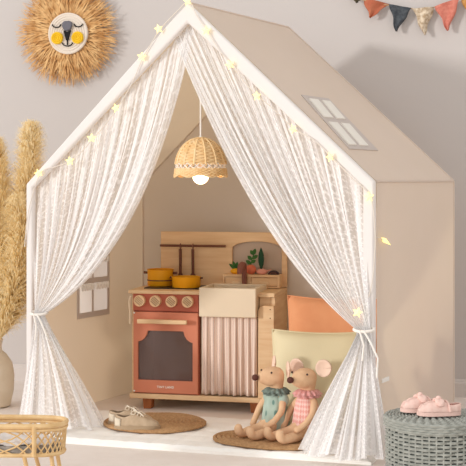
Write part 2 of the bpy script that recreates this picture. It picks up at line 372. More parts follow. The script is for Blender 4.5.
# ------------------------------------------------------------------ wicker pendant lamp under the ridge
def tent_w(x, y, z=0): 
    c, s = math.cos(TR), math.sin(TR); return (TC[0]+x*c-y*s, TC[1]+x*s+y*c, z)
lp = tent_w(0, .075, .815)
lamp = thing('pendant_lamp', 'wicker dome pendant lamp hanging in the tent above the toy kitchen', 'lamp', lp)
MB().tube([(0, 0, .122), (0, 0, RH-.012-.815)], .0028, 6).build('cord', M['cord'], lamp)
dome = lambda t: (.079*(1-(1-t)**2.6)**.55 if t < 1 else .079, .12*(1-t)+.0)
up = MB(); nseg = 14
for k in range(16):
    t = .02+.66*k/15; r, z = dome(t)
    up.tube([((r+.0022*math.sin(nseg*a/2*2+PI*(k % 2)))*math.cos(a), (r+.0022*math.sin(nseg*a+PI*(k % 2)))*math.sin(a), z) for a in [2*PI*i/84 for i in range(84)]], .003, 5, closed=True)
for j in range(nseg):
    a = 2*PI*j/nseg; up.tube([((dome(t)[0]+.003)*math.cos(a), (dome(t)[0]+.003)*math.sin(a), dome(t)[1]) for t in [i/12*.7 for i in range(13)]], .0032, 5)
up.lathe([dome(.01)]+[(dome(.68*i/10)[0]*.975, dome(.68*i/10)[1]) for i in range(1, 11)], 40)
up.build('shade', M['rattanl'], lamp)
bd = MB()
for s_ in (1, -1):
    for j in range(24):
        a0 = 2*PI*j/24; bd.tube([(.0775*math.cos(a0+s_*t*.26), .0775*math.sin(a0+s_*t*.26), .040-.018*t) for t in (0, .5, 1)], .0016, 4)
bd.build('openwork_band', M['cord'], lamp)['label'] = 'white crossed openwork band'
lo = MB()
for k in range(6):
    z = .021-.0042*k
    lo.tube([((.079+.0006*k+.002*math.sin(28*a+PI*(k % 2)))*math.cos(a), (.079+.0006*k+.002*math.sin(28*a+PI*(k % 2)))*math.sin(a), z+.004*math.sin(7*a)*(k/5)) for a in [2*PI*i/112 for i in range(112)]], .0028, 5, closed=True)
lo.build('lower_rim', M['rattanl'], lamp)
MB().lathe([(.012, .12), (.012, .03), (.014, .012)], 16).tube([(0, 0, .10), (0, 0, .123)], .008, 8).build('socket', M['white'], lamp)
MB().ball((0, 0, -.003), (.025, .025, .024), 20, 12).build('bulb', M['bulb'], lamp)

# ------------------------------------------------------------------ toy kitchen
KL, KR = (-.35, 4.405, 0), math.radians(-13)
kit = thing('toy_kitchen', 'wooden toy kitchen with terracotta oven, cream sink and striped curtain', 'toy kitchen', KL, KR)
for x, y in ((.03, .012), (.415, .012), (.03, .19), (.415, .19)):
    b = MB(); b.add([(x+(.036 if i & 1 else 0)+(0 if k else (.004 if not i & 1 else -.004)), y+(.036 if i & 2 else 0), .039 if k else 0) for k in (0, 1) for i in range(4)], [(0, 1, 3, 2), (4, 6, 7, 5), (0, 4, 5, 1), (2, 3, 7, 6), (0, 2, 6, 4), (1, 5, 7, 3)])
    b.build('leg', M['legwood'], kit, bevel=.003)
MB().box(-.01, .505, -.012, .24, .039, .057).build('base_board', M['wood'], kit, bevel=.003)
ov = MB().box(.004, .01, 0, .225, .057, .405).box(.232, .24, 0, .225, .057, .405).box(.01, .232, .215, .225, .057, .405).box(.01, .232, 0, .215, .057, .07).box(.01, .232, 0, .215, .34, .346)
ov.build('oven_body', M['terrad'], kit, False)
pn = [(0, .057), (.23, .057), (.23, .405), (0, .405), (-.004, .40), (.004, .385), (0, .372), (-.012, .362)]
MB().prism([(-.005, .057), (.235, .057), (.235, .405), (-.005, .405)], [], YZ, -.002, .004).build('side_panel', M['wood'], kit, bevel=.001)
MB().tube([(-.006, -.008, .395), (-.010, -.010, .38), (-.010, -.012, .362), (-.008, -.010, .345), (-.008, -.010, .30)], .004, 6).build('side_trim', M['cream'], kit)
wout = [(.006, .061), (.238, .061), (.238, .342), (.006, .342)]
win = [(.022, .105), (.219, .105), (.219, .238), (.211, .240), (.198, .249), (.190, .262), (.186, .277), (.058, .277), (.054, .262), (.045, .249), (.033, .240), (.022, .238)]
door = MB().prism(wout, [win], XZ, -.014, 0).build('oven_door', M['terra'], kit, bevel=.0015)
MB().prism([(.018, .10), (.223, .10), (.223, .28), (.018, .28)], [], XZ, -.006, -.003).build('window', M['glass'], door, False)['label'] = 'smoked oven window'
hb = MB().box(.027, .205, -.042, -.030, .304, .319).box(.045, .055, -.031, -.013, .307, .316).box(.177, .187, -.031, -.013, .307, .316)
hb.build('handle', M['wood'], door, bevel=.002)['label'] = 'pale wooden bar handle'
for x, z in ((.009, .338), (.009, .066)): MB().ball((x, -.015, z), (.004, .003, .003), 8, 6).build('hinge', M['white'], door)
tx = bpy.data.curves.new('lettering', 'FONT'); tx.body = 'TINY LAND'; tx.size = .0105; tx.align_x = 'CENTER'; tx.extrude = .0005; tx.offset = .0003; tx.space_character = 1.15
to = bpy.data.objects.new('lettering_src', tx); C.objects.link(to); bpy.context.view_layer.update()
me = bpy.data.meshes.new_from_object(to.evaluated_get(bpy.context.evaluated_depsgraph_get())); bpy.data.objects.remove(to)
me.materials.clear(); me.materials.append(M['print_'])
lt = bpy.data.objects.new('lettering', me); C.objects.link(lt); lt.parent = door; lt.location = (.122, -.0146, .079); lt.rotation_euler = (PI/2, 0, 0); lt['label'] = 'white lettering TINY LAND'
cp = MB().box(.004, .24, -.012, 0, .346, .405).build('control_panel', M['terrad'], kit, bevel=.001)
for x in (.031, .088, .146, .204):
    k = MB(); c = (x, .381)
    k.prism(circ(c, .0195, 28), [], XZ, -.03, -.012); k.build('knob', M['wood'], cp, bevel=.002)
    kk = MB()
    for d in (-.009, -.003, .003, .009):
        h = math.sqrt(.0165**2-d*d)*.95; q = Matrix.Rotation(.7, 3, 'Y')
        a = q @ Vector((-h, 0, d)); b = q @ Vector((h, 0, d)); kk.tube([(x+a.x, -.0302, .381+a.z), (x+b.x, -.0302, .381+b.z)], .0011, 4)
    kk.build('knob_grooves', M['brown'], cp)
MB().box(-.012, .247, -.018, .235, .405, .417).build('counter_top', M['wood'], kit, bevel=.002)
MB().box(.025, .232, .05, .205, .417, .4205).build('stove_top', M['black'], kit, bevel=.001)
# sink: open box
sk = MB(); x0, x1, y0, y1, z0, z1, t = .247, .447, -.034, .15, .332, .432, .012
sk.box(x0, x1, y0, y0+t, z0, z1).box(x0, x1, y1-t, y1, z0, z1).box(x0, x0+t, y0+t, y1-t, z0, z1).box(x1-t, x1, y0+t, y1-t, z0, z1).box(x0+t, x1-t, y0+t, y1-t, z0, z0+t)
sk.build('sink', M['cream'], kit, bevel=.003)
MB().box(.247, .447, .15, .235, .400, .417).box(.447, .505, .0, .235, .400, .415).build('back_counter', M['wood'], kit, bevel=.002)
MB().box(.24, .252, .02, .235, .057, .332).box(.252, .44, .225, .235, .057, .40).build('sink_cabinet', M['plank'], kit, False)
rp = [(.449, .057), (.505, .057), (.505, .372), (.466, .372), (.455, .367), (.450, .356)]
sp = MB().prism(rp, [], XZ, -.012, .012).build('side_board', M['wood'], kit, bevel=.002)
for z in (.36, .33): MB().ball((.492, -.013, z), .002, 6, 5).build('screw', M['brown'], sp)
MB().box(.490, .505, .012, .235, .057, .400).box(.449, .490, .0125, .028, .057, .400).build('side_panel', M['wood'], kit, bevel=.002)
def skirt(u, v):
    x = .250+.195*u; fl = math.sin(2*PI*8*u+.6*math.sin(9*u))
    y = -.004+.008*fl*(.35+.65*v)-.004*math.sin(23*u)*v; return (x+.002*math.sin(31*u)*v, y, .334-.272*v)
sc = MB().grid(skirt, 120, 14).build('sink_curtain', M['stripe'], kit, solid=.0012); sc['label'] = 'gathered brown and pink striped curtain under the sink'
MB().tube([(.248, .002, .328), (.449, .002, .328)], .003, 6).build('curtain_rod', M['wood'], kit)
arch = [(.305, .42), (.487, .42), (.487, .553)] + [(.396+.091*math.cos(a), .553+.026*math.sin(a)) for a in [PI*i/14 for i in range(1, 14)]] + [(.305, .553)]
bs = MB().prism([(.036, .417), (.506, .417), (.506, .612), (.036, .612)], [arch], XZ, .222, .234).build('backsplash', M['plank'], kit, bevel=.0015)
MB().box(.30, .492, .233, .238, .417, .59).build('arch_panel', M['taupe'], bs, False)['label'] = 'taupe arched niche board'
rl = MB().tube([(.04, .20, .562), (.286, .20, .562)], .0045, 8).tube([(.06, .20, .562), (.06, .222, .562)], .003, 6).tube([(.255, .20, .562), (.255, .222, .562)], .003, 6).build('hanging_rail', M['brown'], kit)
sh = MB().prism([(.284, .417), (.490, .417), (.490, .463), (.284, .463)], [[(.290, .423), (.376, .423), (.376, .455), (.290, .455)], [(.386, .423), (.482, .423), (.482, .455), (.386, .455)]], XZ, .165, .222).build('shelf_box', M['plank'], kit, bevel=.001)
for a in (.291, .387):
    d = MB().box(a, a+(.084 if a < .3 else .094), .168, .215, .424, .454).build('drawer', M['plank'], sh, bevel=.002)
    MB().box(a+.028, a+.066, .164, .169, .424, .440).build('pull', M['wood'], d, bevel=.004)
fa = MB().tube([(.364, .158, .417), (.364, .158, .470), (.364, .155, .488), (.364, .145, .498), (.363, .128, .500), (.361, .113, .494), (.360, .106, .480), (.360, .105, .470)], [.009, .009, .010, .012, .013, .012, .011, .010], 12)
fa.build('faucet', M['faucet'], kit)
MB().lathe([(.014, 0), (.014, .006), (.010, .009)], 16, (.364, .158, .417)).build('faucet_base', M['faucet'], kit)
kc_, ks_ = math.cos(KR), math.sin(KR)
def kw(x, y, z): return (KL[0]+x*kc_-y*ks_, KL[1]+x*ks_+y*kc_, z)
# pots on the stove
pt = thing('toy_pot', 'tall yellow toy pot at the back left of the stove', 'pot', kw(.056, .15, .4207), KR, 'yellow toy pots')
MB().lathe([(.0, 0), (.045, 0), (.047, .003), (.047, .057), (.0495, .059), (.0445, .059), (.044, .01), (0, .009)], 32).build('pot_body', M['yellow'], pt)
for s_ in (-1, 1): MB().tube([(s_*.046, 0, .045), (s_*.062, 0, .046)], .0045, 8).build('handle', M['brown'], pt)
MB().lathe([(.0478, .018), (.0482, .020), (.0478, .022)], 32).build('band', M['brown'], pt)
pt = thing('toy_pan', 'low yellow toy pan at the front of the stove', 'pan', kw(.166, .10, .4207), KR, 'yellow toy pots')
MB().lathe([(.0, 0), (.048, 0), (.050, .003), (.052, .036), (.053, .038), (.049, .038), (.047, .008), (0, .007)], 36).build('pan_body', M['yellow'], pt)
for s_ in (-1, 1): MB().tube([(s_*.050, 0, .032), (s_*.060, 0, .034)], .0035, 8).build('handle', M['brown'], pt)
MB().lathe([(.0, .030), (.0482, .030)], 36).build('wooden_filling', M['brown'], pt)
# hanging utensils
def utensil(name, label, x, wd):
    u = thing(name, label, 'utensil', kw(x, .192, .562), KR, 'brown toy utensils on the rail')
    ring = [(0, .002+.0085*math.cos(a), -.001+.0095*math.sin(a)-.001) for a in [2*PI*i/14 for i in range(14)]]
    MB().tube([(p[0], p[1]+.007, p[2]) for p in ring], .0016, 5, closed=True).build('hook', M['faucet'], u)
    MB().tube([(0, .006, -.012), (0, .008, -.105)], [.0058, .0052], 8).build('handle', M['brown'], u)
    MB().prism([(-.006, -.10), (.006, -.10), (wd, -.112), (wd, -.128), (wd*.6, -.136), (-wd*.6, -.136), (-wd, -.128), (-wd, -.112)], [], XZ, .005, .011).build('blade', M['brown'], u, bevel=.001)
utensil('toy_spatula', 'brown toy spatula hanging on the left of the kitchen rail', .117, .011)
utensil('toy_spoon', 'brown toy spoon hanging on the right of the kitchen rail', .164, .013)
# vegetables on the little shelf
def leaf(b, base, tip, wd, t=.0015):
    a, c = Vector(base), Vector(tip); d = c-a; sd = Vector((d.z, 0, -d.x)).normalized()*wd; n_ = Vector((0, t, 0)); pr = [(0, .25), (.25, .8), (.5, 1), (.75, .75), (1, 0.05)]
    vs = []
    for s_, k in pr: vs += [a+d*s_-sd*k-n_, a+d*s_+sd*k-n_, a+d*s_+sd*k+n_, a+d*s_-sd*k+n_]
    fs = [(i*4+j, i*4+(j+1) % 4, i*4+4+(j+1) % 4, i*4+4+j) for i in range(4) for j in range(4)]+[(3, 2, 1, 0), (16, 17, 18, 19)]
    b.add(vs, fs)
G = 'toy vegetables on the kitchen shelf'
v = thing('toy_turnip', 'yellow toy vegetable with green leaves left of the faucet', 'toy food', kw(.326, .195, .463), KR, G)
MB().ball((0, 0, .010), (.022, .014, .0105), 16, 10).build('root', M['yellow'], v)
b = MB()
for tx_, tz in ((-.026, .036), (-.012, .046), (.004, .044), (.02, .038), (.026, .028)): leaf(b, (0, 0, .017), (tx_, 0, tz), .006)
b.build('leaves', M['green'], v)
v = thing('toy_tomato', 'red toy vegetable with tall green sprig right of the faucet', 'toy food', kw(.380, .195, .463), KR, G)
MB().ball((0, 0, .017), (.0195, .017, .0175), 16, 10).build('fruit', M['tomato'], v)
b = MB()
b.tube([(0, 0, .03), (.003, 0, .052), (.012, 0, .076)], .0016, 5)
for a_, tp_ in (((0, 0, .036), (-.018, 0, .05)), ((0, 0, .042), (.018, 0, .05)), ((.003, 0, .052), (-.012, 0, .066)), ((.004, 0, .056), (.026, 0, .068)), ((.01, 0, .07), (.016, 0, .092)), ((.01, 0, .07), (-.002, 0, .086))): leaf(b, a_, tp_, .007)
b.build('leaves', M['green'], v)
v = thing('toy_radish', 'pink toy radish with one tall dark green leaf', 'toy food', kw(.420, .195, .463), KR, G)
MB().ball((0, 0, .010), (.021, .012, .0105), 16, 10).tube([(.015, 0, .011), (.035, 0, .018)], [.004, .001], 6).build('root', M['radish'], v)
b = MB(); leaf(b, (-.002, 0, .018), (-.003, 0, .096), .0105, .003); b.build('leaf', M['dgreen'], v)
v = thing('toy_aubergine', 'dark brown half-round toy vegetable at the right end of the shelf', 'toy food', kw(.463, .195, .463), KR, G)
MB().prism([(-.02, 0), (.02, 0)]+[(.02*math.cos(a), .015*math.sin(a)) for a in [PI*i/12 for i in range(1, 12)]], [], XZ, -.008, .008).build('body', M['aub'], v, bevel=.002)
MB().tube([(.012*math.cos(a), -.0085, .008*math.sin(a)) for a in [PI*i/10 for i in range(11)]], .0012, 4).build('seed_ring', M['brown'], v)

# ------------------------------------------------------------------ floor mat and round rugs
MZ = .016
ma = math.radians(-18)
def quilt(u, v):
    return (1.05*u, .46*v, MZ+.0025*abs(math.sin(PI*u*14)*math.sin(PI*v*6))**.4 if 0 < u < 1 and 0 < v < 1 else MZ*.55)
mb = MB().grid(quilt, 112, 48)
per = [(1.05*i/112, 0) for i in range(112)]+[(1.05, .46*i/48) for i in range(48)]+[(1.05*(1-i/112), .46) for i in range(112)]+[(0, .46*(1-i/48)) for i in range(48)]
mb.prism(per, [], XY, 0, MZ*.55)
mtt = tag(mb.build('play_mat', M['mat_'], loc=(-.61, 3.862, 0), rz=ma), 'cream quilted mat spread across the tent floor', 'mat')
MT = MZ+.0027
def rug(label, c, a, b_, rz):
    m = MB(); n = 13
    for k in range(n):
        s_ = (k+.55)/n; pts = []
        for i in range(72):
            t = 2*PI*i/72; pts.append((a*s_*math.cos(t), b_*s_*math.sin(t), .0045+.0012*math.sin(t*(8+5*k))))
        m.tube(pts, .0045*max(a/.17, 1)*1.5 if k < n-1 else .006, 6, closed=True)
    m.prism([(a*math.cos(2*PI*i/60)*.97, b_*math.sin(2*PI*i/60)*.97) for i in range(60)], [], XY, 0.0005, .005)
    return tag(m.build('round_rug', M['jute'], loc=(c[0], c[1], MT+.002), rz=rz), label, 'rug', 'woven jute rugs on the cream mat')
rug('round woven brown rug under the beige shoes', (-.250, 4.028), .166, .150, -.2)
rug('oval woven brown rug under the two mouse dolls', (.118, 3.765), .185, .118, -.3)
RT = MT+.0095

# ------------------------------------------------------------------ cushions
def pillow(name, label, m, mp, loc, wd, ht, th, yaw, lean, seed):
    r = random.Random(seed); p = [r.uniform(0, 6) for _ in range(4)]
    o = MB()
    for sd in (-1, 1):
        def fn(u, v, sd=sd):
            a, b = 2*u-1, 2*v-1; prof = ((1-a**4)*(1-b**4))**.5
            t = th/2*prof*(1+.1*math.sin(5*a+p[0])*math.sin(4*b+p[1])); pin = 1-.06*(1-a*a)*abs(b)**3; pin2 = 1-.06*(1-b*b)*abs(a)**3
            return (wd/2*a*pin2, sd*t, ht/2+ht/2*b*pin)
        o.grid(fn, 30, 30)
    b = o.build(name, m, loc=loc); b.rotation_euler = (-lean, 0, yaw)
    e = MB(); pts = []
    for i in range(80):
        s_ = i/20; k = int(s_); f_ = s_-k; a, b2 = [(2*f_-1, -1), (1, 2*f_-1), (1-2*f_, 1), (-1, 1-2*f_)][k]
        pin = 1-.06*(1-a*a)*abs(b2)**3; pin2 = 1-.06*(1-b2*b2)*abs(a)**3; pts.append((wd/2*a*pin2, 0, ht/2+ht/2*b2*pin))
    e.tube(pts, .0028, 6, closed=True).build('piping', mp, b)
    return tag(b, label, 'cushion', 'cushions behind the mouse dolls')
pillow('cushion', 'large orange cushion at the back of the tent beside the toy kitchen', M['orange'], M['orange'], (.352, 4.115, MT), .37, .40, .10, -.22, .14, 2)
pillow('cushion', 'pale yellow-green cushion leaning behind the mouse dolls', M['lime'], M['lime'], (.262, 3.905, MT), .305, .315, .095, -.20, .20, 5)

# ------------------------------------------------------------------ mouse dolls
def skin(name, verts, edges, radii, m, parent, sub=2):
    me = bpy.data.meshes.new(name); me.from_pydata(verts, edges, []); o = bpy.data.objects.new(name+'_src', me); C.objects.link(o)
    sm = o.modifiers.new('skin', 'SKIN'); sm.branch_smoothing = .6; sm.use_smooth_shade = True
    o.modifiers.new('sub', 'SUBSURF').levels = sub
    d = me.skin_vertices[0].data
    for i, r in enumerate(radii): d[i].radius = (r, r) if not isinstance(r, tuple) else r; d[i].use_root = i == 0
    bpy.context.view_layer.update()
    m2 = bpy.data.meshes.new_from_object(o.evaluated_get(bpy.context.evaluated_depsgraph_get())); bpy.data.objects.remove(o)
    m2.materials.clear(); m2.materials.append(m); m2.shade_smooth(); r = bpy.data.objects.new(name, m2); C.objects.link(r); r.parent = parent; return r
def mouse(label, loc, rz, dress, ruff, headyaw, ears, arms, sc, dl):
    t = thing('mouse_doll', label, 'doll', loc, rz, 'mouse dolls sitting on the oval rug'); t.scale = (sc,)*3
    H = Matrix.Rotation(headyaw, 3, 'Z'); hc = Vector((-.012, 0, .178))
    hp = lambda x, y, z: tuple(hc + H @ Vector((x, y, z)))
    HS = 1.28; hc = Vector((-.012, 0, .184)); hp = lambda x, y, z: tuple(hc + H @ (Vector((x, y, z))*HS))
    V = [(-.004, 0, .034), (-.010, 0, .072), (-.014, 0, .112), (-.014, 0, .142), hp(-.004, 0, 0), hp(.022, 0, -.003), hp(.040, 0, -.004), hp(.050, 0, -.003)]
    E_ = [(0, 1), (1, 2), (2, 3), (3, 4), (4, 5), (5, 6), (6, 7)]; R_ = [.033, .032, .025, .016, .041, .034, .018, .0105]
    def chain(root, pts, rr):
        k = root
        for p, r in zip(pts, rr): V.append(p); R_.append(r); E_.append((k, len(V)-1)); k = len(V)-1
    for s_ in (1, -1):
        chain(0, [(.028, s_*.024, .024), (.068, s_*.03, .021), (.104, s_*.026, .017), (.118, s_*.026, .026), (.118, s_*.027, .050)], [.019, .0155, .014, .0145, .0125])
    for s_, a in zip((1, -1), arms): chain(2, [(-.014, s_*.030, .120)]+a, [.0125, .0105, .0095, .0105])
    skin('body', V, E_, R_, M['mouse'], t)
    for s_, (yw, tl, dy, dz) in zip((1, -1), ears):
        e = MB(); c = Vector(hp(-.014, s_*(.035+dy), .021+dz)); q = H @ Matrix.Rotation(yw, 3, 'Z') @ Matrix.Rotation(tl, 3, 'Y')
        def fn(u, v, q=q, c=c):
            r = .0235*v; a = 2*PI*u; return c + q @ Vector((-.006*(1-v*v), r*math.cos(a), r*math.sin(a)*1.08))
        e.grid(fn, 24, 6).build('ear', M['earpink'], t, solid=.004)
    MB().ball(hp(.0565, 0, -.002), (.0105, .0105, .0095), 12, 8).build('nose', M['nosed'], t)
    for s_ in (1, -1): MB().ball(hp(.026, s_*.0235, .010), .0032, 8, 6).build('eye', M['eye'], t)
    pr = [(.040, .006), (.043, .012), (.042, .03), (.039, .06), (.035, .09), (.030, .115), (.022, .132), (.016, .139)]
    MB().lathe(pr, 48, (-.008, 0, 0), wob=lambda a, k: .0022*math.sin(9*a)*(1-k)).build('dress', M[dress], t) if 0 else None
    o = MB(); o.lathe(pr, 64, (-.009, 0, 0), wob=lambda a, k: .003*math.sin(9*a)*(1-k), uv=True)
    o.build('dress', M[dress], t, solid=.0015)['label'] = dl
    o = MB(); o.lathe([(.014, .140), (.020, .146), (.030, .143), (.040, .133)], 96, (-.013, 0, 0), wob=lambda a, k: .005*k*math.sin(14*a))
    for i in range(1): pass
    o.lathe([(.014, .136), (.022, .141), (.032, .134), (.037, .126)], 96, (-.013, 0, 0), wob=lambda a, k: .005*k*math.sin(11*a+1))
    o.build('ruffle_collar', M[ruff], t, solid=.0015)
    if dress == 'teal':
        for s_ in (1, -1):
            MB().ball((-.012, s_*.033, .112), (.017, .016, .02), 16, 10).build('sleeve', M['teal'], t)
    return t
arm_f = lambda s: [(.012, s*.050, .082), (.044, s*.046, .052), (.070, s*.034, .038)]
arm_s = lambda s: [(.004, s*.054, .084), (.018, s*.060, .050), (.036, s*.056, .026)]
fz = math.atan2(-.62, -.78)
mouse('tan plush mouse doll in a teal printed romper with ruffle collar', (.121, 3.80, RT), fz+.05, 'teal', 'tealruff', -.22, [(-.4, .0, -.004, -.006), (-.4, -.1, 0, 0)], [arm_f(1), arm_s(-1)], 1.0, 'teal leaf-printed romper')
mouse('tan plush mouse doll in a pink gingham dress', (.212, 3.745, RT), fz, 'gingham', 'pinkruff', .10, [(.55, -.05, .002, 0), (.25, .0, .012, -.006)], [arm_f(1), arm_s(-1)], 1.02, 'pink gingham dress')

# ------------------------------------------------------------------ shoes and slippers
def shoe_shell(L, Wd, prof, s_open, topen):
    o = MB()
    def wv(s): return Wd/2*(max(1-abs(2*s-1)**3.2, 0))**.5*(.86+.22*s if s < .75 else 1.025-.1*(s-.75))
    def hv(s):
        for (a, p), (b, q) in zip(prof, prof[1:]):
            if s <= b: f = (s-a)/(b-a); f = f*f*(3-2*f); return p+(q-p)*f
        return prof[-1][1]
    for sd in (-1, 1):
        def fn(u, v, sd=sd):
            s = .002+.994*u; tm = 1 if s > s_open else topen+(1-topen)*(max(s/s_open, 0))**5
            t = v*tm; w_, h_ = wv(s), hv(s)
            return (L*s, sd*w_*math.cos(t*PI/2)**.55, .010+h_*math.sin(t*PI/2)**.9)
        o.grid(fn, 40, 12)
    return o, wv, hv
def sole_mesh(L, wv, z1=.011, g=.004):
    pts = [(L*(.001+.998*i/30)+(g if i == 30 else (-g if i == 0 else 0)), -wv(.002+.995*i/30)-g*.8) for i in range(31)]
    pts += [(L*(.001+.998*i/30), wv(.002+.995*i/30)+g*.8) for i in range(30, -1, -1)]
    return MB().prism(pts, [], XY, 0, z1)
def shoe(label, loc, rz, L=.145):
    t = thing('canvas_shoe', label, 'shoe', loc, rz, 'pair of beige lace-up shoes')
    up, wv, hv = shoe_shell(L, .056, [(0, .038), (.22, .031), (.42, .036), (.62, .028), (.82, .019), (.94, .012), (1, .003)], .40, .62); up.build('upper', M['shoe'], t, solid=.002)
    sole_mesh(L, wv, .012).build('sole', M['sole'], t, bevel=.002)
    MB().prism([(L*(.03+.94*i/20), -wv(.03+.94*i/20)*.88) for i in range(21)]+[(L*(.97-.94*i/20), wv(.97-.94*i/20)*.88) for i in range(21)], [], XY, .012, .014).build('insole', M['lining'], t, False)
    h = MB()
    def hf(u, v):
        a = PI*(.5+u); return (.010-.012*math.sin(a-PI/2)*1.0, .0235*math.cos(a-PI/2)*1.0, .012+.038*v)
    def hf(u, v):
        b = -1+2*u; return (L*.008+.020*(1-(1-.96*b*b)**.5)*1.3-.003, b*.0225, .010+.0265*v*(1-.15*b*b))
    h.grid(hf, 16, 5).build('heel_cap', M['shoelight'], t, solid=.002)
    tg = MB()
    def tf(u, v):
        s = .36+.14*u; b = (v-.5)*2; return (L*s, b*.015, .010+hv(s)+.008-.004*b*b-.008*u)
    tg.grid(tf, 5, 6).build('tongue', M['shoe'], t, solid=.002)
    lc = MB(); cx = L*.47; z = .010+hv(.47)+.006
    for k in range(3):
        x = L*(.42+.07*k); zz = .010+hv(x/L)+.003; lc.tube([(x, -.020, zz-.010), (x+.004, -.008, zz), (x+.004, .008, zz), (x, .020, zz-.010)], .0017, 5)
    for sd in (-1, 1):
        lc.tube([(cx, 0, z), (cx-.010, sd*.012, z+.004), (cx-.014, sd*.022, z-.002), (cx-.004, sd*.018, z-.005), (cx, 0, z)], .0019, 5)
        lc.tube([(cx, 0, z), (cx+.014, sd*.012, z-.001), (cx+.026, sd*.018, z-.010)], .0017, 5)
    lc.build('laces', M['lace_'], t)['label'] = 'cream bow laces'
    return t
shoe('beige lace-up canvas shoe in front, with pale heel and cream bow', (-.366, 3.925, RT), math.radians(-5), .138)
shoe('beige lace-up canvas shoe behind, half hidden by the front shoe', (-.392, 3.995, RT), math.radians(-1), .138)
def slipper(label, loc, rz, L=.112):
    t = thing('baby_slipper', label, 'slipper', loc, rz, 'pair of pink baby slippers')
    up, wv, hv = shoe_shell(L, .050, [(0, .024), (.25, .020), (.48, .027), (.7, .024), (.88, .017), (1, .004)], .45, .60); up.build('upper', M['slip'], t, solid=.003)
    sole_mesh(L, wv, .010, .002).build('sole', M['slipsole'], t, bevel=.003)
    MB().prism([(L*(.03+.94*i/20), -wv(.03+.94*i/20)*.88) for i in range(21)]+[(L*(.97-.94*i/20), wv(.97-.94*i/20)*.88) for i in range(21)], [], XY, .010, .013).build('insole', M['slipin'], t, False)
    b = MB(); x = L*.52; z = .012+hv(.52)
    for sd in (-1, 1):
        for k in (-1, 1):
            q = Matrix.Rotation(k*.35*sd, 3, 'Z') @ Matrix.Rotation(-sd*.45, 3, 'X')
            b.ball(Vector((x+k*.006, sd*.005, z))+q @ Vector((0, sd*.013, .002)), (.0105, .017, .0065), 12, 8, q)
    b.ball((x, 0, z+.005), (.008, .007, .007), 10, 8)
    b.build('bow', M['slip'], t)
    st = MB(); st.tube([(L*.30, -.0255, .012), (L*.32, -.023, .026), (L*.34, -.012, .034), (L*.345, 0, .036), (L*.34, .012, .034), (L*.32, .023, .026), (L*.30, .0255, .012)], .0035, 8); st.build('strap', M['slip'], t)
    return t
BK = (.540, 3.352); BT = .178
slipper('pink knitted baby slipper in front on the wicker basket lid', (.604, 3.338, BT+.003), math.radians(186), .116)
slipper('pink knitted baby slipper behind, at the left of the basket lid', (.560, 3.405, BT+.003), math.radians(196), .112)

# ------------------------------------------------------------------ sage wicker basket
bk = thing('wicker_basket', 'sage green round wicker basket with flat lid, beside the right curtain', 'basket', (BK[0], BK[1], 0))
body = MB(); nst = 44; br = .128
for j in range(nst):
    a = 2*PI*j/nst; body.tube([(br*math.cos(a), br*math.sin(a), .004), (br*math.cos(a), br*math.sin(a), .152)], .0026, 5)
for k in range(15):
    z = .010+.0098*k
    body.tube([((br+.0034*math.sin(nst/2*a+PI*k))*math.cos(a), (br+.0034*math.sin(nst/2*a+PI*k))*math.sin(a), z) for a in [2*PI*i/132 for i in range(132)]], .0037, 5, closed=True)
body.build('body', M['wick'], bk)
MB().lathe([(0, .002), (.1235, .002), (.1235, .152), (0, .152)], 44).build('liner', M['wickd'], bk)
lid = MB()
for k in range(15):
    r = .008+.0088*k
    lid.tube([(r*math.cos(a), r*math.sin(a), BT-.006+.0026*math.sin((8+2*k)*a+PI*k)) for a in [2*PI*i/120 for i in range(120)]], .0038, 5, closed=True)
for k in range(4):
    z = BT-.006-.0065*k
    lid.tube([((.134+.0022*math.sin(28*a+PI*k))*math.cos(a), (.134+.0022*math.sin(28*a+PI*k))*math.sin(a), z) for a in [2*PI*i/112 for i in range(112)]], .0038, 5, closed=True)
lid.lathe([(0, BT-.007), (.131, BT-.007), (.131, BT-.028), (0, BT-.028)], 44)
lid.build('lid', M['wick'], bk)

# ------------------------------------------------------------------ rattan doll cradle
CRX, CRY, CA, CB = -.594, 3.345, .150, .066
cr = thing('doll_cradle', 'small rattan doll cradle with diamond lattice sides, in the near left corner', 'doll cradle', (CRX, CRY, 0), -.03)
def stad(t, k=1, a=CA, b=CB):      # rounded-end oval, t in 0..1
    q = 2*PI*t; c, s = math.cos(q), math.sin(q); e = .62
    return (a*k*math.copysign(abs(c)**e, c), b*k*math.copysign(abs(s)**(e+.1), s))
rim = MB()
ZT, ZB = .160, .084
rim.tube([(*stad(i/96), ZT) for i in range(96)], .0068, 8, closed=True); rim.tube([(*stad(i/96, 1.01), ZT-.011) for i in range(96)], .0042, 6, closed=True)
rim.build('rim', M['rattan'], cr)
MB().tube([(*stad(i/96, .965), ZB) for i in range(96)], .0055, 8, closed=True).prism([stad(i/60, .96) for i in range(60)], [], XY, ZB-.003, ZB).build('base_ring', M['rattan'], cr)
lat = MB(); nl = 36
for s_ in (1, -1):
    for j in range(nl):
        t0 = j/nl; pts = []
        for i in range(7):
            f_ = i/6; x, y = stad(t0+s_*f_*2.4/nl, 1+(.965-1)*f_); pts.append((x, y, ZT-.012+(ZB-ZT+.012)*f_))
        lat.tube(pts, .0021, 4)
lat.build('lattice', M['rattan'], cr)
for t0 in (.125, .375, .625, .875):
    x, y = (math.copysign(.078, math.cos(2*PI*t0))*1.0, math.copysign(CB, math.sin(2*PI*t0)))
    MB().tube([(x, y*1.02, ZT), (x, y*1.0, ZB-.002)], .0062, 8).build('post', M['rattan'], cr)
for sx in (-1, 1):
    for sy in (-1, 1):
        MB().tube([(sx*.050, sy*CB*.93, ZB), (sx*.072, sy*CB*1.05, .0)], .0055, 8).build('leg', M['rattan'], cr)
        MB().tube([(sx*.118, sy*CB*.6, ZB), (sx*.130, sy*CB*.75, .0)], .0055, 8).build('leg', M['rattan'], cr)
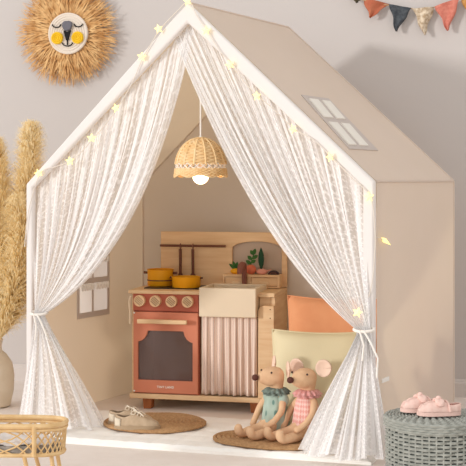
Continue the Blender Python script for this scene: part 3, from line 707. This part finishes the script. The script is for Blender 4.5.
bd_ = MB(); bd_.prism([stad(i/60, .90) for i in range(60)], [], XY, 0, .022)
tag(bd_.build('doll_mattress', M['greyp'], loc=(CRX, CRY, ZB+.001), rz=-.03, bevel=.008), 'grey patterned doll mattress lying in the rattan cradle', 'mattress')
def blk(u, v):
    a, b = 2*u-1, 2*v-1; x, y = a*CA*.84*(1-.12*b*b), b*CB*.82*(1-.25*a*a)
    return (x, y, .0235+.012*(1-a**6)*(1-b**6)+.004*math.sin(9*a+3*b)*(1-a*a))
tag(MB().grid(blk, 30, 16).build('doll_blanket', M['cotton'], loc=(CRX, CRY, ZB+.001), rz=-.03, solid=.004), 'white doll blanket folded on the grey mattress in the cradle', 'blanket')

# ------------------------------------------------------------------ lion wall hanging
wn = Vector((math.sin(-WA), math.cos(WA), 0))
lion = thing('lion_wall_hanging', 'round raffia lion face hanging on the wall above the tent left side', 'wall decoration', (-.649, 4.9767, 1.386), WA)
mn = MB(); r_ = random.Random(4)
for i in range(1500):
    a = r_.uniform(0, 2*PI); ln = r_.uniform(.095, .140) if r_.random() < .8 else r_.uniform(.06, .10); r0 = r_.uniform(.062, .085); dp = r_.uniform(0, 1)
    y0 = -.010-.030*dp; cu = r_.uniform(-.035, .035); an = a+r_.uniform(-.45, .45); sag = -.014*r_.random(); wd = r_.uniform(.0014, .0036)
    pts = []
    for k in range(4):
        f_ = k/3; rad = r0+ln*f_; c = Vector((math.cos(a), 0, math.sin(a)))*r0 + Vector((math.cos(an), 0, math.sin(an)))*ln*f_ + Vector((-math.sin(a), 0, math.cos(a)))*cu*f_*f_
        pts.append(c+Vector((0, min(y0+.012*math.sin(PI*f_*.7)*(-1 if dp > .3 else 0)+.012*f_*dp, -.004), sag*f_*f_)))
    d = (pts[3]-pts[0]).normalized(); sd = Vector((-d.z, r_.uniform(-.6, .6), d.x)).normalized()*wd
    vs = []
    for k, p in enumerate(pts): q = 1-.75*k/3; vs += [p-sd*q, p+sd*q]
    mn.add(vs, [(0, 1, 3, 2), (2, 3, 5, 4), (4, 5, 7, 6)])
mn.prism(circ((0, 0), .09, 32), [], XZ, -.012, -.001)
mn.build('mane', M['raffia'], lion)
fc = MB().prism(circ((0, 0), .081, 48), [], XZ, -.052, -.012).tube([(.0765*math.cos(a), -.050, .0765*math.sin(a)) for a in [2*PI*i/48 for i in range(48)]], .004, 6, closed=True)
for k in range(1, 8): fc.tube([(.0095*k*math.cos(a), -.0525, .0095*k*math.sin(a)) for a in [2*PI*i/48 for i in range(48)]], .0022, 5, closed=True)
fc.build('face', M['face'], lion, loc=(.014, 0, -.012))
for sx in (-1, 1):
    ck = MB().prism(circ((sx*.042, -.018), .024, 28), [], XZ, -.060, -.052)
    for k in range(1, 4): ck.tube([(sx*.042+.0065*k*math.cos(a), -.0605, -.018+.0065*k*math.sin(a)) for a in [2*PI*i/24 for i in range(24)]], .0028, 5, closed=True)
    ck.build('cheek', M['cheek'], lion, loc=(.014, 0, -.012))
    MB().tube([(sx*(.028+.017*(1-math.cos(a))), -.056, .036-.012*math.sin(a)) for a in [PI*i/12 for i in range(13)]], .0024, 5).build('eye', M['thread'], lion, loc=(.014, 0, -.012))
MB().prism([(-.020, .040), (-.021, .026), (-.013, .012), (0, .008), (.013, .012), (.021, .026), (.020, .040), (.012, .048), (-.012, .048)], [], XZ, -.064, -.053).build('snout', M['snout'], lion, bevel=.004, loc=(.014, 0, -.012))
MB().prism([(-.015, .012), (0, .004), (.015, .012), (.004, -.028), (-.004, -.028)], [], XZ, -.061, -.053).build('nose', M['thread'], lion, loc=(.014, 0, -.012))
MB().tube([(0, -.056, -.028), (0, -.056, -.046)], .0026, 5).tube([(.021*math.sin(a), -.056, -.036-.014*math.cos(a)) for a in [-1.5+3*i/12 for i in range(13)]], .0024, 5).build('mouth', M['thread'], lion, loc=(.014, 0, -.012))

# ------------------------------------------------------------------ bunting
def onwall(x, off=.008): return (x-off*.2195, 4.834-.225*x-off*.9757)
bn = thing('bunting', 'string of fabric pennant flags hanging on the wall at upper right', 'bunting', (.66, onwall(.66)[1], 1.45), WA)
def bl(x, z, off=.01):    # wall x, height -> bunting local
    p = Vector((x, 4.834-.225*x, z))-Vector((.66, onwall(.66)[1], 1.45)); c, s = math.cos(-WA), math.sin(-WA)
    return (p.x*c-p.y*s, -off, p.z)
string = [(.20, 1.62), (.34, 1.535), (.44, 1.493), (.49, 1.474), (.58, 1.452), (.67, 1.436), (.72, 1.434), (.755, 1.442), (.84, 1.470), (.95, 1.525), (1.05, 1.60)]
sp_ = [bl(x, z) for x, z in string]
MB().tube([smooth_path(sp_, i/60) for i in range(61)], .002, 5).build('string', M['twine'], bn)
for (ax, az, bx_, bz, tx_, tz, mk, lb) in ((.425, 1.502, .482, 1.477, .468, 1.462, 'f_olive', 'olive'), (.488, 1.482, .583, 1.456, .520, 1.405, 'f_rust', 'rust'), (.587, 1.455, .668, 1.438, .612, 1.352, 'f_navy', 'dark navy'),
        (.670, 1.436, .748, 1.440, .712, 1.336, 'f_beige', 'beige printed'), (.750, 1.441, .842, 1.474, .797, 1.350, 'f_coral', 'coral'), (.840, 1.472, .925, 1.513, .885, 1.375, 'f_must', 'mustard')):
    A, B, Tp = Vector(bl(ax, az)), Vector(bl(bx_, bz)), Vector(bl(tx_, tz)); sd_ = rnd.uniform(0, 6)
    def fn(u, v, A=A, B=B, Tp=Tp, sd_=sd_):
        top = A.lerp(B, u); p = top.lerp(Tp+(B-A)*(.05*(u-.5)), v); p = p.copy()
        p.y += -.012*math.sin(PI*u)*(1-v)-.012*v+.006*math.sin(7*u+sd_+3*v); p.x += .003*math.sin(9*v+sd_); return p
    MB().grid(fn, 12, 14).build('pennant', M[mk], bn, solid=.0015)['label'] = lb+' pennant flag'

# ------------------------------------------------------------------ vase of pampas
VX, VY = -.845, 4.45
vs_ = MB().lathe([(0, .002), (.048, .0), (.058, .006), (.069, .06), (.071, .11), (.064, .155), (.044, .185), (.029, .198), (.026, .212), (.030, .232), (.033, .238), (.028, .238), (.022, .212), (.020, .19), (0, .18)], 40)
tag(vs_.build('floor_vase', M['vase'], loc=(VX, VY, 0)), 'beige stoneware vase standing on the floor left of the tent', 'vase')
def plume(label, bx, by, pts, l0, wmax, n, seed):
    r = random.Random(seed); t = thing('pampas_plume', label, 'dried grass', (VX+bx, VY+by, .195), 0, 'pampas plumes in the beige vase')
    MB().tube([smooth_path(pts, i/24) for i in range(25)], [.0035*(1-.7*i/24) for i in range(25)], 5).build('stem', M['stem'], t)
    b = MB()
    for i in range(n):
        s = l0+(1-l0)*r.random()**.9; c = smooth_path(pts, s); c2 = smooth_path(pts, min(s+.02, 1)); d = (c2-c).normalized() if (c2-c).length > 1e-6 else Vector((0, 0, 1))
        q = (s-l0)/(1-l0); wd = wmax*(min(q/.18, 1)**.7)*(1-q)**.35+.010
        a = r.uniform(0, 2*PI); rad = Vector((math.cos(a), math.sin(a), 0)); rad = (rad-d*rad.dot(d)).normalized(); L = r.uniform(.05, .10)*(1-.4*q)+wd*.35
        sp = r.uniform(.6, 1.25)*wd; ps = [c, c+rad*sp*.6+d*L*.5, c+rad*sp+d*L*.75+Vector((0, 0, -.008*r.random())), c+rad*sp*1.25+d*L*.85+Vector((0, 0, -.03*r.random()))]
        sd = rad.cross(d).normalized()*r.uniform(.0010, .0019); vv = []
        for k, p in enumerate(ps): w_ = (.7, 1, .8, .2)[k]; vv += [p-sd*w_, p+sd*w_]
        b.add(vv, [(0, 1, 3, 2), (2, 3, 5, 4), (4, 5, 7, 6)])
    b.build('plume', M['pampas'], t)
plume('tallest golden pampas plume rising beside the tent left post', .012, -.004, [(0, 0, 0), (.04, 0, .15), (.085, .005, .40), (.105, .01, .60), (.118, .01, .775)], .10, .072, 5200, 1)
plume('golden pampas plume rising at the left picture edge', -.004, .006, [(0, 0, 0), (.005, .01, .15), (.02, .02, .38), (.015, .03, .56), (.00, .03, .72)], .14, .070, 4600, 2)
plume('lower bushy pampas plume arching right out of the vase', .010, -.010, [(0, 0, 0), (.03, -.02, .10), (.075, -.04, .25), (.095, -.05, .40), (.090, -.05, .52)], .10, .070, 4200, 3)
